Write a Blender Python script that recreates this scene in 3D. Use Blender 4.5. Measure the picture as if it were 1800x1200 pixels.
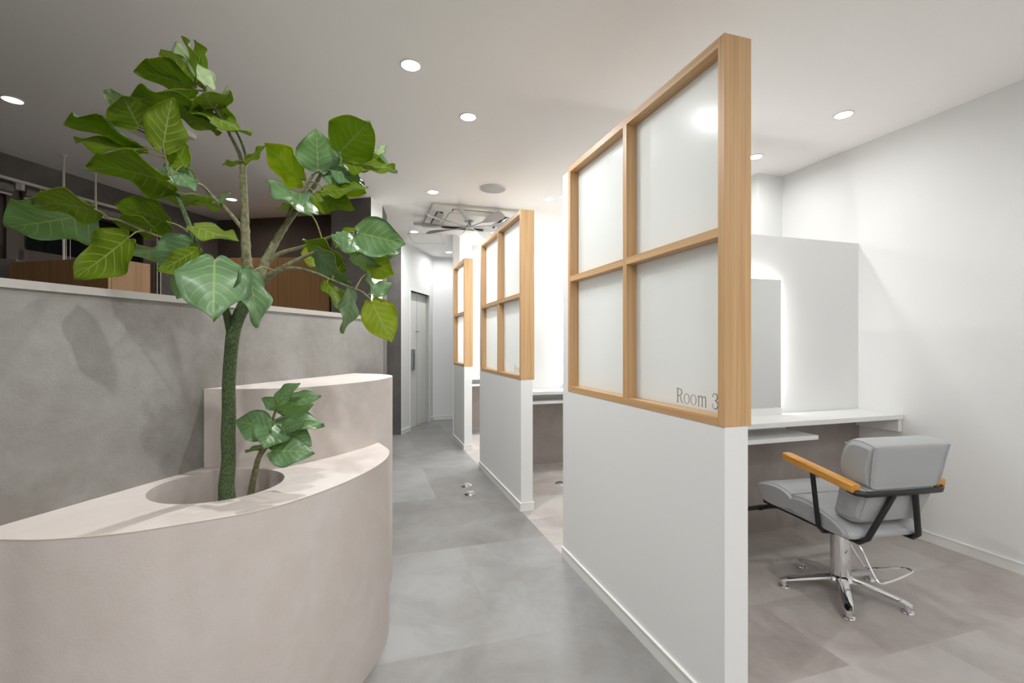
import bpy, bmesh, math, random
from mathutils import Vector, Matrix, noise
random.seed(7)
for o in list(bpy.data.objects): bpy.data.objects.remove(o)
SC = bpy.context.scene
COL = SC.collection
# ------------------------------------------------------------------ camera
F = 825.0; HZ = 604.0; H = 1.25; YAW = math.radians(17.36)
sA, cA = math.sin(YAW), math.cos(YAW)
cd = bpy.data.cameras.new('camera'); cam = bpy.data.objects.new('camera', cd); COL.objects.link(cam)
cam.location = (0, 0, H); cam.rotation_euler = (math.pi/2, 0, -YAW)
cd.sensor_width = 36; cd.lens = F/1800*36; cd.shift_y = 4.0/1800; cd.clip_start = .02
SC.camera = cam
# ------------------------------------------------------------------ world, exposure
w = bpy.data.worlds.new('world'); SC.world = w; w.use_nodes = True
w.node_tree.nodes['Background'].inputs[0].default_value = (.02, .022, .03, 1)
w.node_tree.nodes['Background'].inputs[1].default_value = .3
SC.view_settings.view_transform = 'Standard'; SC.view_settings.look = 'None'
SC.view_settings.gamma = 1; SC.view_settings.exposure = 0.29
SC.view_settings.use_curve_mapping = False
SC.cycles.use_denoising = True
SC.cycles.max_bounces = 10; SC.cycles.diffuse_bounces = 6; SC.cycles.transmission_bounces = 6
SC.cycles.sample_clamp_indirect = 6
LAMP_W = 10.5
CEIL = 2.68

def wxy(L, D):                      # lateral/depth from the camera spot -> floor plan x, y
    return (L*cA + D*sA, -L*sA + D*cA)
def at(px, py, D):                  # sight line at a depth -> point
    L = D*(px-900)/F; x, y = wxy(L, D)
    return Vector((x, y, H + (HZ-py)*D/F))
def atz(px, py, z):                 # sight line hitting a level plane
    D = F*(z-H)/(HZ-py)
    return at(px, py, D)

# ------------------------------------------------------------------ materials
def srgb(r, g, b):
    f = lambda c: ((c/255)/12.92 if c/255 <= .04045 else (((c/255)+.055)/1.055)**2.4)
    return (f(r), f(g), f(b), 1)
def newmat(name):
    m = bpy.data.materials.new(name); m.use_nodes = True
    nt = m.node_tree; b = nt.nodes['Principled BSDF']
    return m, nt, b
def N(nt, t, **kw):
    n = nt.nodes.new(t)
    for k, v in kw.items():
        if k in ('inputs',):
            for i, val in v.items(): n.inputs[i].default_value = val
        else: setattr(n, k, v)
    return n
def plain(name, col, rough=.5, metal=0, spec=.5, bump=0, bscale=200):
    m, nt, b = newmat(name)
    b.inputs['Base Color'].default_value = col; b.inputs['Roughness'].default_value = rough
    b.inputs['Metallic'].default_value = metal; b.inputs['Specular IOR Level'].default_value = spec
    if bump:
        tc = N(nt, 'ShaderNodeTexCoord'); nz = N(nt, 'ShaderNodeTexNoise', inputs={'Scale': bscale, 'Detail': 3})
        bp = N(nt, 'ShaderNodeBump', inputs={'Strength': bump, 'Distance': .002})
        nt.links.new(tc.outputs['Object'], nz.inputs['Vector']); nt.links.new(nz.outputs[0], bp.inputs['Height'])
        nt.links.new(bp.outputs[0], b.inputs['Normal'])
    return m
def mottled(name, c1, c2, scale=2.5, rough=.7, bump=.15, fine=.25, c3=None, stretch=(1, 1, 1), spec=.35):
    m, nt, b = newmat(name)
    tc = N(nt, 'ShaderNodeTexCoord'); mp = N(nt, 'ShaderNodeMapping'); mp.inputs['Scale'].default_value = stretch
    nt.links.new(tc.outputs['Object'], mp.inputs['Vector'])
    n1 = N(nt, 'ShaderNodeTexNoise', inputs={'Scale': scale, 'Detail': 6, 'Roughness': .6, 'Distortion': .4})
    n2 = N(nt, 'ShaderNodeTexNoise', inputs={'Scale': scale*9, 'Detail': 5, 'Roughness': .65})
    n3 = N(nt, 'ShaderNodeTexNoise', inputs={'Scale': 140, 'Detail': 4})
    for n in (n1, n2, n3): nt.links.new(mp.outputs[0], n.inputs['Vector'])
    r = N(nt, 'ShaderNodeValToRGB'); r.color_ramp.elements[0].position = .32; r.color_ramp.elements[1].position = .68
    r.color_ramp.elements[0].color = c1; r.color_ramp.elements[1].color = c2
    if c3:
        e = r.color_ramp.elements.new(.5); e.color = c3
    add = N(nt, 'ShaderNodeMath', operation='MULTIPLY_ADD', inputs={1: fine, 2: 0.0})
    nt.links.new(n2.outputs[0], add.inputs[0])
    ad2 = N(nt, 'ShaderNodeMath', operation='ADD'); nt.links.new(n1.outputs[0], ad2.inputs[0]); nt.links.new(add.outputs[0], ad2.inputs[1])
    sb = N(nt, 'ShaderNodeMath', operation='SUBTRACT', inputs={1: fine*.5}); nt.links.new(ad2.outputs[0], sb.inputs[0])
    nt.links.new(sb.outputs[0], r.inputs[0]); nt.links.new(r.outputs[0], b.inputs['Base Color'])
    bp = N(nt, 'ShaderNodeBump', inputs={'Strength': bump, 'Distance': .003})
    mx = N(nt, 'ShaderNodeMath', operation='ADD'); nt.links.new(n2.outputs[0], mx.inputs[0]); nt.links.new(n3.outputs[0], mx.inputs[1])
    nt.links.new(mx.outputs[0], bp.inputs['Height']); nt.links.new(bp.outputs[0], b.inputs['Normal'])
    b.inputs['Roughness'].default_value = rough; b.inputs['Specular IOR Level'].default_value = spec
    return m
def wood(name, ca, cb, axis='z', rough=.45, scale=1.0):
    m, nt, b = newmat(name)
    tc = N(nt, 'ShaderNodeTexCoord'); mp = N(nt, 'ShaderNodeMapping')
    s = {'x': (1.2, 90, 90), 'y': (90, 1.2, 90), 'z': (90, 90, 1.2)}[axis]
    mp.inputs['Scale'].default_value = tuple(k*scale for k in s)
    nt.links.new(tc.outputs['Object'], mp.inputs['Vector'])
    n1 = N(nt, 'ShaderNodeTexNoise', inputs={'Scale': 1.0, 'Detail': 5, 'Roughness': .6, 'Distortion': .2})
    nt.links.new(mp.outputs[0], n1.inputs['Vector'])
    r = N(nt, 'ShaderNodeValToRGB'); r.color_ramp.elements[0].position = .3; r.color_ramp.elements[1].position = .7
    r.color_ramp.elements[0].color = ca; r.color_ramp.elements[1].color = cb
    nt.links.new(n1.outputs[0], r.inputs[0]); nt.links.new(r.outputs[0], b.inputs['Base Color'])
    bp = N(nt, 'ShaderNodeBump', inputs={'Strength': .06, 'Distance': .001}); nt.links.new(n1.outputs[0], bp.inputs['Height'])
    nt.links.new(bp.outputs[0], b.inputs['Normal']); b.inputs['Roughness'].default_value = rough
    return m
def emit(name, col, st):
    m, nt, b = newmat(name)
    b.inputs['Base Color'].default_value = col; b.inputs['Emission Color'].default_value = col
    b.inputs['Emission Strength'].default_value = st
    return m
def tiles(name, c1, c2, c3, rot, bw, bh, tone, rough):
    m, nt, b = newmat(name)
    tc = N(nt, 'ShaderNodeTexCoord'); mp = N(nt, 'ShaderNodeMapping'); mp.inputs['Rotation'].default_value = (0, 0, rot)
    nt.links.new(tc.outputs['Object'], mp.inputs['Vector'])
    br = N(nt, 'ShaderNodeTexBrick', offset=.5, inputs={'Scale': 1.0, 'Mortar Size': .0, 'Brick Width': bw, 'Row Height': bh,
        'Color1': (0, 0, 0, 1), 'Color2': (1, 1, 1, 1), 'Mortar': (.5, .5, .5, 1), 'Bias': 0})
    nt.links.new(mp.outputs[0], br.inputs['Vector'])
    off = N(nt, 'ShaderNodeVectorMath', operation='MULTIPLY_ADD'); off.inputs[1].default_value = (7, 5, 3)
    nt.links.new(br.outputs['Color'], off.inputs[0]); nt.links.new(mp.outputs[0], off.inputs[2])
    n1 = N(nt, 'ShaderNodeTexNoise', inputs={'Scale': 2.6, 'Detail': 7, 'Roughness': .62, 'Distortion': .6})
    nt.links.new(off.outputs[0], n1.inputs['Vector'])
    n2 = N(nt, 'ShaderNodeTexNoise', inputs={'Scale': 14, 'Detail': 6, 'Roughness': .7, 'Distortion': .3})
    nt.links.new(off.outputs[0], n2.inputs['Vector'])
    a = N(nt, 'ShaderNodeMath', operation='MULTIPLY_ADD', inputs={1: tone}); nt.links.new(br.outputs['Color'], a.inputs[0]); nt.links.new(n1.outputs[0], a.inputs[2])
    a2 = N(nt, 'ShaderNodeMath', operation='MULTIPLY_ADD', inputs={1: .3}); nt.links.new(n2.outputs[0], a2.inputs[0]); nt.links.new(a.outputs[0], a2.inputs[2])
    r = N(nt, 'ShaderNodeValToRGB'); e = r.color_ramp.elements
    e[0].position = .42; e[1].position = .95; e[0].color = c1; e[1].color = c2
    k = e.new(.68); k.color = c3
    nt.links.new(a2.outputs[0], r.inputs[0]); nt.links.new(r.outputs[0], b.inputs['Base Color'])
    rr = N(nt, 'ShaderNodeMapRange', inputs={3: rough-.08, 4: rough+.1}); nt.links.new(n2.outputs[0], rr.inputs[0])
    nt.links.new(rr.outputs[0], b.inputs['Roughness'])
    b.inputs['Specular IOR Level'].default_value = .4
    return m

M = {}
M['white'] = plain('white_wallpaper', (.80, .803, .798, 1), .85, spec=.2, bump=.12, bscale=300)
M['ceiling'] = plain('ceiling_paint', (.93, .912, .888, 1), .9, spec=.15, bump=.06, bscale=250)
M['trim'] = plain('white_trim', (.82, .82, .80, 1), .5)
M['laminate'] = plain('white_laminate', (.84, .84, .83, 1), .35)
M['door'] = plain('door_white', (.80, .80, .765, 1), .5)
M['grey'] = mottled('grey_plaster', srgb(128, 123, 118), srgb(154, 152, 148), 2.2, .8, .35, .3)
M['cap'] = plain('cap_white', srgb(176, 171, 165), .5)
M['dark'] = mottled('charcoal_plaster', srgb(98, 93, 90), srgb(116, 112, 109), 3, .85, .2)
M['brown'] = mottled('brown_plaster', srgb(80, 70, 66), srgb(90, 80, 75), 3, .85, .1)
M['planter'] = mottled('blush_plaster', srgb(202, 191, 185), srgb(216, 210, 205), 1.7, .62, .12, .3, c3=srgb(209, 199, 194))
M['woodv'] = wood('oak_vertical', srgb(186, 144, 98), srgb(212, 175, 130), 'z')
M['woody'] = wood('oak_rail', srgb(186, 144, 98), srgb(212, 175, 130), 'y')
M['cab'] = wood('walnut_cabinet', srgb(130, 95, 58), srgb(156, 118, 78), 'z', .5, .6)
M['arm'] = wood('honey_arm', srgb(190, 128, 48), srgb(222, 164, 80), 'y', .3, .6)
M['black'] = plain('black_steel', (.012, .012, .012, 1), .4)
M['chrome'] = plain('chrome', (.86, .86, .87, 1), .08, 1)
M['steel'] = plain('brushed_steel', (.5, .51, .52, 1), .3, 1)
M['leather'] = plain('grey_leather', srgb(170, 172, 174), .42, bump=.25, bscale=420)
M['piping'] = plain('grey_piping', srgb(168, 170, 172), .4)
M['greyp'] = plain('grey_plastic', srgb(150, 150, 148), .5)
M['dgrey'] = plain('dark_grey_plastic', srgb(92, 92, 92), .5)
M['fan'] = plain('fan_silver', srgb(190, 190, 192), .45, .0)
M['slot'] = plain('black_slot', (.01, .01, .01, 1), .6)
M['acw'] = plain('appliance_white', srgb(214, 212, 205), .45)
M['lens'] = emit('lamp_lens', (1, .99, .97, 1), 40)
M['lensdim'] = emit('lamp_lens_dim', (1, .95, .88, 1), 5)
M['led'] = emit('led_strip', (1, .995, .985, 1), 21)
M['mirror'] = plain('mirror_silver', (.88, .89, .89, 1), .02, 1)
M['ink'] = plain('lettering_ink', srgb(84, 72, 66), .6)
M['frame'] = plain('brown_window_metal', srgb(78, 66, 58), .5)
M['rod'] = plain('white_rod', srgb(205, 200, 192), .4)
M['blind'] = plain('grey_blind_cloth', srgb(130, 126, 120), .9)
M['bead'] = plain('cream_bead', srgb(214, 205, 190), .5)
M['soil'] = mottled('planting_bed', srgb(60, 52, 46), srgb(90, 80, 70), 20, .95, .6)
M['floor'] = tiles('grey_vinyl', srgb(118, 116, 114), srgb(148, 148, 147), srgb(134, 132, 130), 0, 1.1, .95, .30, .42)
M['floorb'] = tiles('blush_vinyl', srgb(146, 136, 132), srgb(184, 179, 175), srgb(167, 158, 154), 0, .9, .45, .28, .42)
M['kick'] = tiles('dark_vinyl', srgb(132, 121, 116), srgb(160, 151, 146), srgb(146, 136, 131), 0, .9, .45, .2, .5)
m, nt, b = newmat('window_glass_dark'); b.inputs['Base Color'].default_value = (.008, .009, .011, 1); b.inputs['Roughness'].default_value = .03; M['night'] = m
# frosted pane: scatters the light that falls on either side
m, nt, b = newmat('frosted_glass')
b.inputs['Base Color'].default_value = (.86, .875, .87, 1); b.inputs['Roughness'].default_value = .22; b.inputs['Specular IOR Level'].default_value = .3
tr = N(nt, 'ShaderNodeBsdfTranslucent'); tr.inputs[0].default_value = (.95, .965, .96, 1)
mx = N(nt, 'ShaderNodeMixShader', inputs={0: .62}); out = nt.nodes['Material Output']
nt.links.new(b.outputs[0], mx.inputs[1]); nt.links.new(tr.outputs[0], mx.inputs[2]); nt.links.new(mx.outputs[0], out.inputs[0]); M['frost'] = m
# bark
m, nt, b = newmat('green_bark')
tc = N(nt, 'ShaderNodeTexCoord'); mp = N(nt, 'ShaderNodeMapping'); mp.inputs['Scale'].default_value = (210, 210, 62)
vo = N(nt, 'ShaderNodeTexVoronoi', feature='DISTANCE_TO_EDGE', inputs={'Scale': 1.0}); nz = N(nt, 'ShaderNodeTexNoise', inputs={'Scale': 2.0, 'Detail': 3})
nt.links.new(tc.outputs['Object'], mp.inputs[0])
wv = N(nt, 'ShaderNodeVectorMath', operation='ADD'); nt.links.new(mp.outputs[0], nz.inputs['Vector']); nt.links.new(mp.outputs[0], wv.inputs[0]); nt.links.new(nz.outputs[1], wv.inputs[1])
nt.links.new(wv.outputs[0], vo.inputs['Vector'])
r = N(nt, 'ShaderNodeValToRGB'); e = r.color_ramp.elements; e[0].position = .03; e[0].color = srgb(56, 66, 44); e[1].position = .14; e[1].color = srgb(94, 116, 70)
nt.links.new(vo.outputs[0], r.inputs[0]); nt.links.new(r.outputs[0], b.inputs['Base Color']); b.inputs['Roughness'].default_value = .8
bp = N(nt, 'ShaderNodeBump', inputs={'Strength': .9, 'Distance': .004}); nt.links.new(vo.outputs[0], bp.inputs['Height']); nt.links.new(bp.outputs[0], b.inputs['Normal']); M['bark'] = m
M['twig'] = mottled('pale_green_stem', srgb(92, 98, 66), srgb(152, 146, 112), 60, .7, .8, .4)
M['petiole'] = plain('leaf_stalk', srgb(128, 122, 74), .5)
def leafmat(name, base, vein, trans, rough, tf, coat=0, var=.25):
    m, nt, b = newmat(name)
    uv = N(nt, 'ShaderNodeUVMap'); sp = N(nt, 'ShaderNodeSeparateXYZ'); nt.links.new(uv.outputs[0], sp.inputs[0])
    vv = N(nt, 'ShaderNodeMath', operation='SUBTRACT', inputs={1: .5}); nt.links.new(sp.outputs[1], vv.inputs[0])
    av = N(nt, 'ShaderNodeMath', operation='ABSOLUTE'); nt.links.new(vv.outputs[0], av.inputs[0])
    t = N(nt, 'ShaderNodeMath', operation='MULTIPLY_ADD', inputs={1: -.62}); nt.links.new(av.outputs[0], t.inputs[0]); nt.links.new(sp.outputs[0], t.inputs[2])
    t2 = N(nt, 'ShaderNodeMath', operation='MULTIPLY_ADD', inputs={1: 6.6, 2: 20.3}); nt.links.new(t.outputs[0], t2.inputs[0])
    fr = N(nt, 'ShaderNodeMath', operation='PINGPONG', inputs={1: .5}); nt.links.new(t2.outputs[0], fr.inputs[0])
    lat = N(nt, 'ShaderNodeMapRange', inputs={1: .025, 2: .07, 3: 1.0, 4: 0.0}); nt.links.new(fr.outputs[0], lat.inputs[0])
    fade = N(nt, 'ShaderNodeMapRange', inputs={1: .22, 2: .48, 3: 1.0, 4: 0.08}); nt.links.new(av.outputs[0], fade.inputs[0])
    l2 = N(nt, 'ShaderNodeMath', operation='MULTIPLY'); nt.links.new(lat.outputs[0], l2.inputs[0]); nt.links.new(fade.outputs[0], l2.inputs[1])
    mid = N(nt, 'ShaderNodeMapRange', inputs={1: .008, 2: .02, 3: 1.0, 4: 0.0}); nt.links.new(av.outputs[0], mid.inputs[0])
    mk = N(nt, 'ShaderNodeMath', operation='MAXIMUM'); nt.links.new(l2.outputs[0], mk.inputs[0]); nt.links.new(mid.outputs[0], mk.inputs[1])
    tc = N(nt, 'ShaderNodeTexCoord'); nz = N(nt, 'ShaderNodeTexNoise', inputs={'Scale': 14, 'Detail': 4}); nt.links.new(tc.outputs['Object'], nz.inputs['Vector'])
    hv = N(nt, 'ShaderNodeHueSaturation'); hv.inputs['Color'].default_value = base
    mr = N(nt, 'ShaderNodeMapRange', inputs={1: .3, 2: .7, 3: 1-var, 4: 1+var}); nt.links.new(nz.outputs[0], mr.inputs[0]); nt.links.new(mr.outputs[0], hv.inputs['Value'])
    mc = N(nt, 'ShaderNodeMix', data_type='RGBA'); mc.inputs[7].default_value = vein
    nt.links.new(mk.outputs[0], mc.inputs[0]); nt.links.new(hv.outputs[0], mc.inputs[6]); nt.links.new(mc.outputs[2], b.inputs['Base Color'])
    b.inputs['Roughness'].default_value = rough; b.inputs['Coat Weight'].default_value = coat; b.inputs['Coat Roughness'].default_value = .25
    bp = N(nt, 'ShaderNodeBump', inputs={'Strength': .35, 'Distance': .003}); bp.invert = True
    nt.links.new(fr.outputs[0], bp.inputs['Height']); nt.links.new(bp.outputs[0], b.inputs['Normal'])
    ts = N(nt, 'ShaderNodeBsdfTranslucent'); ms = N(nt, 'ShaderNodeMixShader', inputs={0: tf})
    tm = N(nt, 'ShaderNodeMix', data_type='RGBA'); tm.inputs[6].default_value = trans; tm.inputs[7].default_value = vein
    nt.links.new(mk.outputs[0], tm.inputs[0]); nt.links.new(tm.outputs[2], ts.inputs[0])
    nt.links.new(b.outputs[0], ms.inputs[1]); nt.links.new(ts.outputs[0], ms.inputs[2]); nt.links.new(ms.outputs[0], nt.nodes['Material Output'].inputs[0])
    return m
M['ltop'] = leafmat('leaf_upper', srgb(98, 132, 92), srgb(150, 176, 96), srgb(140, 175, 0), .45, .22, .10)
M['lund'] = leafmat('leaf_under', srgb(114, 134, 14), srgb(182, 192, 120), srgb(198, 222, 0), .6, .52, 0, .15)
M['llit'] = leafmat('lit_leaf_under', srgb(148, 158, 20), srgb(192, 203, 120), srgb(228, 236, 0), .6, .6, 0, .12)  # brighter copy of leaf_under: lamp light from above put into the colour
M['lytop'] = leafmat('young_leaf_upper', srgb(175, 200, 150), srgb(200, 215, 150), srgb(180, 205, 40), .45, .3, .1)
M['lyund'] = leafmat('young_leaf_under', srgb(128, 145, 52), srgb(185, 195, 120), srgb(160, 190, 20), .6, .45, 0, .12)

# ------------------------------------------------------------------ mesh helpers
class B:
    """collects shapes into one mesh"""
    def __init__(s): s.bm = bmesh.new(); s.uv = None
    def box(s, a, b, mi=0, bev=0, R=None):
        x0, y0, z0 = a; x1, y1, z1 = b
        vs = [s.bm.verts.new(p) for p in ((x0,y0,z0),(x1,y0,z0),(x1,y1,z0),(x0,y1,z0),(x0,y0,z1),(x1,y0,z1),(x1,y1,z1),(x0,y1,z1))]
        fs = [s.bm.faces.new([vs[i] for i in q]) for q in ((0,3,2,1),(4,5,6,7),(0,1,5,4),(1,2,6,5),(2,3,7,6),(3,0,4,7))]
        for f in fs: f.material_index = mi
        if bev:
            es = list({e for f in fs for e in f.edges})
            r = bmesh.ops.bevel(s.bm, geom=es, offset=bev, segments=2, profile=.6, affect='EDGES')
            vs = list({v for f in r['faces'] for v in f.verts} | {v for v in vs if v.is_valid})
        if R is not None:
            for v in vs:
                if v.is_valid: v.co = R @ v.co
        return s
    def prism(s, poly, z0, z1, mi=0, hole=None, mi_top=None, mi_hole=None):
        if sum(poly[i][0]*poly[(i+1) % len(poly)][1]-poly[(i+1) % len(poly)][0]*poly[i][1] for i in range(len(poly))) < 0: poly = poly[::-1]
        bm = s.bm; n = len(poly)
        bo = [bm.verts.new((p[0], p[1], z0)) for p in poly]; to = [bm.verts.new((p[0], p[1], z1)) for p in poly]
        for i in range(n):
            f = bm.faces.new((bo[i], bo[(i+1) % n], to[(i+1) % n], to[i])); f.material_index = mi; f.smooth = n > 12
        bm.faces.new(bo[::-1]).material_index = mi
        if hole:
            hp, hz = hole; m_ = len(hp)
            ho = [bm.verts.new((p[0], p[1], z1)) for p in hp]; hb = [bm.verts.new((p[0], p[1], hz)) for p in hp]
            for i in range(m_):
                f = bm.faces.new((ho[i], ho[(i+1) % m_], hb[(i+1) % m_], hb[i])); f.material_index = mi; f.smooth = True
            f = bm.faces.new(hb); f.material_index = mi if mi_hole is None else mi_hole
            es = [bm.edges.get((to[i], to[(i+1) % n])) for i in range(n)] + [bm.edges.get((ho[i], ho[(i+1) % m_])) for i in range(m_)]
            g = bmesh.ops.triangle_fill(bm, edges=es, use_beauty=True, normal=(0, 0, 1))
            for f in g['geom']:
                if isinstance(f, bmesh.types.BMFace): f.material_index = mi if mi_top is None else mi_top
        else:
            bm.faces.new(to).material_index = mi if mi_top is None else mi_top
        return s
    def tube(s, pts, rad, n=8, mi=0, cap=True, smooth=4, closed=False, flat=None):
        P = [Vector(p) for p in pts]; k = len(P)
        R = list(rad) if hasattr(rad, '__len__') else [rad]*k
        if smooth > 1 and k > 2:      # catmull-rom
            Q, S = [], []
            rng = k if closed else k-1
            for i in range(rng):
                g = lambda j: (P[j % k] if closed else P[max(0, min(k-1, j))])
                h = lambda j: (R[j % k] if closed else R[max(0, min(k-1, j))])
                for j in range(smooth):
                    t = j/smooth; a, b_, c, d = g(i-1), g(i), g(i+1), g(i+2)
                    Q.append(.5*((2*b_)+(c-a)*t+(2*a-5*b_+4*c-d)*t*t+(3*b_-a-3*c+d)*t**3)); S.append(h(i)*(1-t)+h(i+1)*t)
            if not closed: Q.append(P[-1]); S.append(R[-1])
            P, R = Q, S; k = len(P)
        rings = []; nrm = None
        for i in range(k):
            t = ((P[(i+1) % k]-P[i-1]) if closed else (P[min(k-1, i+1)]-P[max(0, i-1)])).normalized()
            if nrm is None:
                nrm = t.cross(Vector((0, 0, 1)))
                if nrm.length < .05: nrm = t.cross(Vector((1, 0, 0)))
                nrm.normalize()
            else:
                nrm = (nrm - t*nrm.dot(t)).normalized()
            bi = t.cross(nrm)
            ring = []
            for j in range(n):
                a = 2*math.pi*(j+.5)/n
                ca, sa = math.cos(a), math.sin(a)
                if flat: ca *= flat[0]; sa *= flat[1]
                ring.append(s.bm.verts.new(P[i] + (nrm*ca + bi*sa)*R[i]))
            rings.append(ring)
        for i in range(k if closed else k-1):
            for j in range(n):
                f = s.bm.faces.new((rings[i][j], rings[i][(j+1) % n], rings[(i+1) % k][(j+1) % n], rings[(i+1) % k][j]))
                f.smooth = n > 4; f.material_index = mi
        if cap and not closed:
            s.bm.faces.new(rings[0][::-1]).material_index = mi; s.bm.faces.new(rings[-1]).material_index = mi
        return s
    def lathe(s, prof, c=(0, 0, 0), n=32, mi=0, capb=True, capt=True):
        rs = []
        for r, z in prof:
            rs.append([s.bm.verts.new((c[0]+r*math.cos(2*math.pi*j/n), c[1]+r*math.sin(2*math.pi*j/n), c[2]+z)) for j in range(n)])
        for i in range(len(rs)-1):
            for j in range(n):
                f = s.bm.faces.new((rs[i][j], rs[i][(j+1) % n], rs[i+1][(j+1) % n], rs[i+1][j])); f.smooth = True; f.material_index = mi
        if capb: s.bm.faces.new(rs[0][::-1]).material_index = mi
        if capt: s.bm.faces.new(rs[-1]).material_index = mi
        return s
    def loft(s, secs, mi=0, smooth=True):   # closed sections, capped
        rs = [[s.bm.verts.new(p) for p in sec] for sec in secs]; n = len(secs[0])
        for i in range(len(rs)-1):
            for j in range(n):
                f = s.bm.faces.new((rs[i][j], rs[i][(j+1) % n], rs[i+1][(j+1) % n], rs[i+1][j])); f.smooth = smooth; f.material_index = mi
        s.bm.faces.new(rs[0][::-1]).material_index = mi; s.bm.faces.new(rs[-1]).material_index = mi
        return s
    def make(s, name, mats, parent=None, label=None, cat=None, group=None, kind=None, keep=False, norm=True):
        if norm:
            bmesh.ops.recalc_face_normals(s.bm, faces=s.bm.faces)
            for e in s.bm.edges:
                if len(e.link_faces) == 2 and e.calc_face_angle(0) > .75: e.smooth = False
        me = bpy.data.meshes.new(name); s.bm.to_mesh(me); s.bm.free()
        for m_ in (mats if isinstance(mats, (list, tuple)) else [mats]): me.materials.append(m_)
        o = bpy.data.objects.new(name, me); COL.objects.link(o)
        if parent is not None:
            if not keep: me.transform(parent_world(parent).inverted())
            o.parent = parent
        elif kind != 'structure':
            xs = [v.co for v in me.vertices]
            c = Vector((sum(v.x for v in xs)/len(xs), sum(v.y for v in xs)/len(xs), min(v.z for v in xs)))
            me.transform(Matrix.Translation(-c)); o.location = c
        tag(o, label, cat, group, kind)
        return o
def parent_world(p):
    m_ = Matrix.Identity(4)
    while p is not None:
        m_ = Matrix.LocRotScale(p.location, p.rotation_euler, p.scale) @ m_; p = p.parent
    return m_
def tag(o, label=None, cat=None, group=None, kind=None):
    if label: o['label'] = label
    if cat: o['category'] = cat
    if group: o['group'] = group
    if kind: o['kind'] = kind
def thing(name, loc, label, cat, group=None, rz=0):
    o = bpy.data.objects.new(name, None); COL.objects.link(o); o.empty_display_size = .1
    o.location = loc; o.rotation_euler = (0, 0, rz); tag(o, label, cat, group); return o
def copy_tree(o, parent=None):
    c = o.copy(); COL.objects.link(c)
    if parent: c.parent = parent
    for ch in [x for x in COL.objects if x.parent == o and x.type != 'LIGHT']: copy_tree(ch, c)
    return c
def struct(name, b, mat, label=None): return b.make(name, mat, kind='structure', label=label)
def slab(p, q, z0, z1, th, side=1):
    """upright wall slab from p to q, thickness to the chosen side"""
    p = Vector(p); q = Vector(q); d = (q-p).normalized(); n = Vector((-d.y, d.x))*th*side
    return [(p.x, p.y), (q.x, q.y), (q.x+n.x, q.y+n.y), (p.x+n.x, p.y+n.y)]

# ------------------------------------------------------------------ room shell
XP = 1.11            # aisle face of the partitions
XR = 3.40            # right wall
b = B(); b.prism([(-9, -3.2), (XP+.004, -3.2), (XP+.004, 6.3), (XR+.2, 6.3), (XR+.2, 9), (-9, 9)], -.06, 0); struct('floor', b, M['floor'])
b = B(); b.prism([(XP+.004, -3.2), (XR+.2, -3.2), (XR+.2, 6.3), (XP+.004, 6.3)], -.06, 0); struct('floor_booth', b, M['floorb'])
b = B(); b.prism([(-9, -3.2), (XR+.2, -3.2), (XR+.2, 9), (-9, 9)], CEIL, CEIL+.08); struct('ceiling', b, M['ceiling'])
b = B(); b.box((XR, -3.2, 0), (XR+.12, 9, CEIL)); struct('wall_right', b, M['white'])
b = B(); b.box((-9, -3.2, 0), (XR, -3.08, CEIL)); struct('wall_back', b, M['white'])
b = B(); b.box((3.15, 3.14, 0), (XR, 3.75, CEIL)); struct('wall_pier', b, M['white'])
# end of the aisle
pa = Vector(wxy(-1.523, 6.445)); pb = Vector(wxy(-1.297, 7.696)); pe = Vector((3.4, 7.84))
ddir = (pb-pa).normalized()
dn = Vector((-ddir.y, ddir.x))                      # into the wall (left)
door_a = pa + ddir*((pb-pa).length*.26); door_b = pa + ddir*((pb-pa).length*.86)
DH = 2.02
b = B(); b.prism(slab(pa, door_a, 0, 0, .1), 0, CEIL); b.prism(slab(door_b, pb, 0, 0, .1), 0, CEIL); b.prism(slab(door_a, door_b, 0, 0, .1), DH, CEIL)
struct('wall_corridor', b, M['white'])
b = B(); b.prism(slab(pb, pe, 0, 0, .1), 0, CEIL); struct('wall_end', b, M['white'])
# door in that wall
b = B(); b.prism(slab(door_a+dn*.06, door_b+dn*.06, 0, 0, .035), .004, DH-.002); dr = struct('door_1', b, M['door'])
b = B()
for t in (.02, .5):
    q0 = door_a + (door_b-door_a)*(t) - dn*(-.0585); q1 = q0 + ddir*.012
    b.prism(slab(q0, q1, 0, 0, .004), .01, DH-.04)
b.make('door_groove', M['greyp'], dr)
b = B()
for t in (.20, .30):
    q0 = door_a + (door_b-door_a)*t + dn*.035; b.prism(slab(q0, q0+ddir*.045, 0, 0, .025), .86, 1.17)
b.make('door_handle', M['steel'], dr, label='tall grey bar handle')
b = B(); q0 = door_a+(door_b-door_a)*.45+dn*.052; b.prism(slab(q0, q0+ddir*.12, 0, 0, .008), 1.43, 1.445); b.make('door_sign', M['greyp'], dr)
b = B()
for q0, q1, z0, z1 in ((door_a-ddir*.03, door_a, 0, DH+.03), (door_b, door_b+ddir*.03, 0, DH+.03), (door_a, door_b, DH-.0, DH+.03)):
    b.prism(slab(q0-dn*.008, q1-dn*.008, 0, 0, .075), z0, z1)
struct('trim_1', b, M['trim'])
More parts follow.
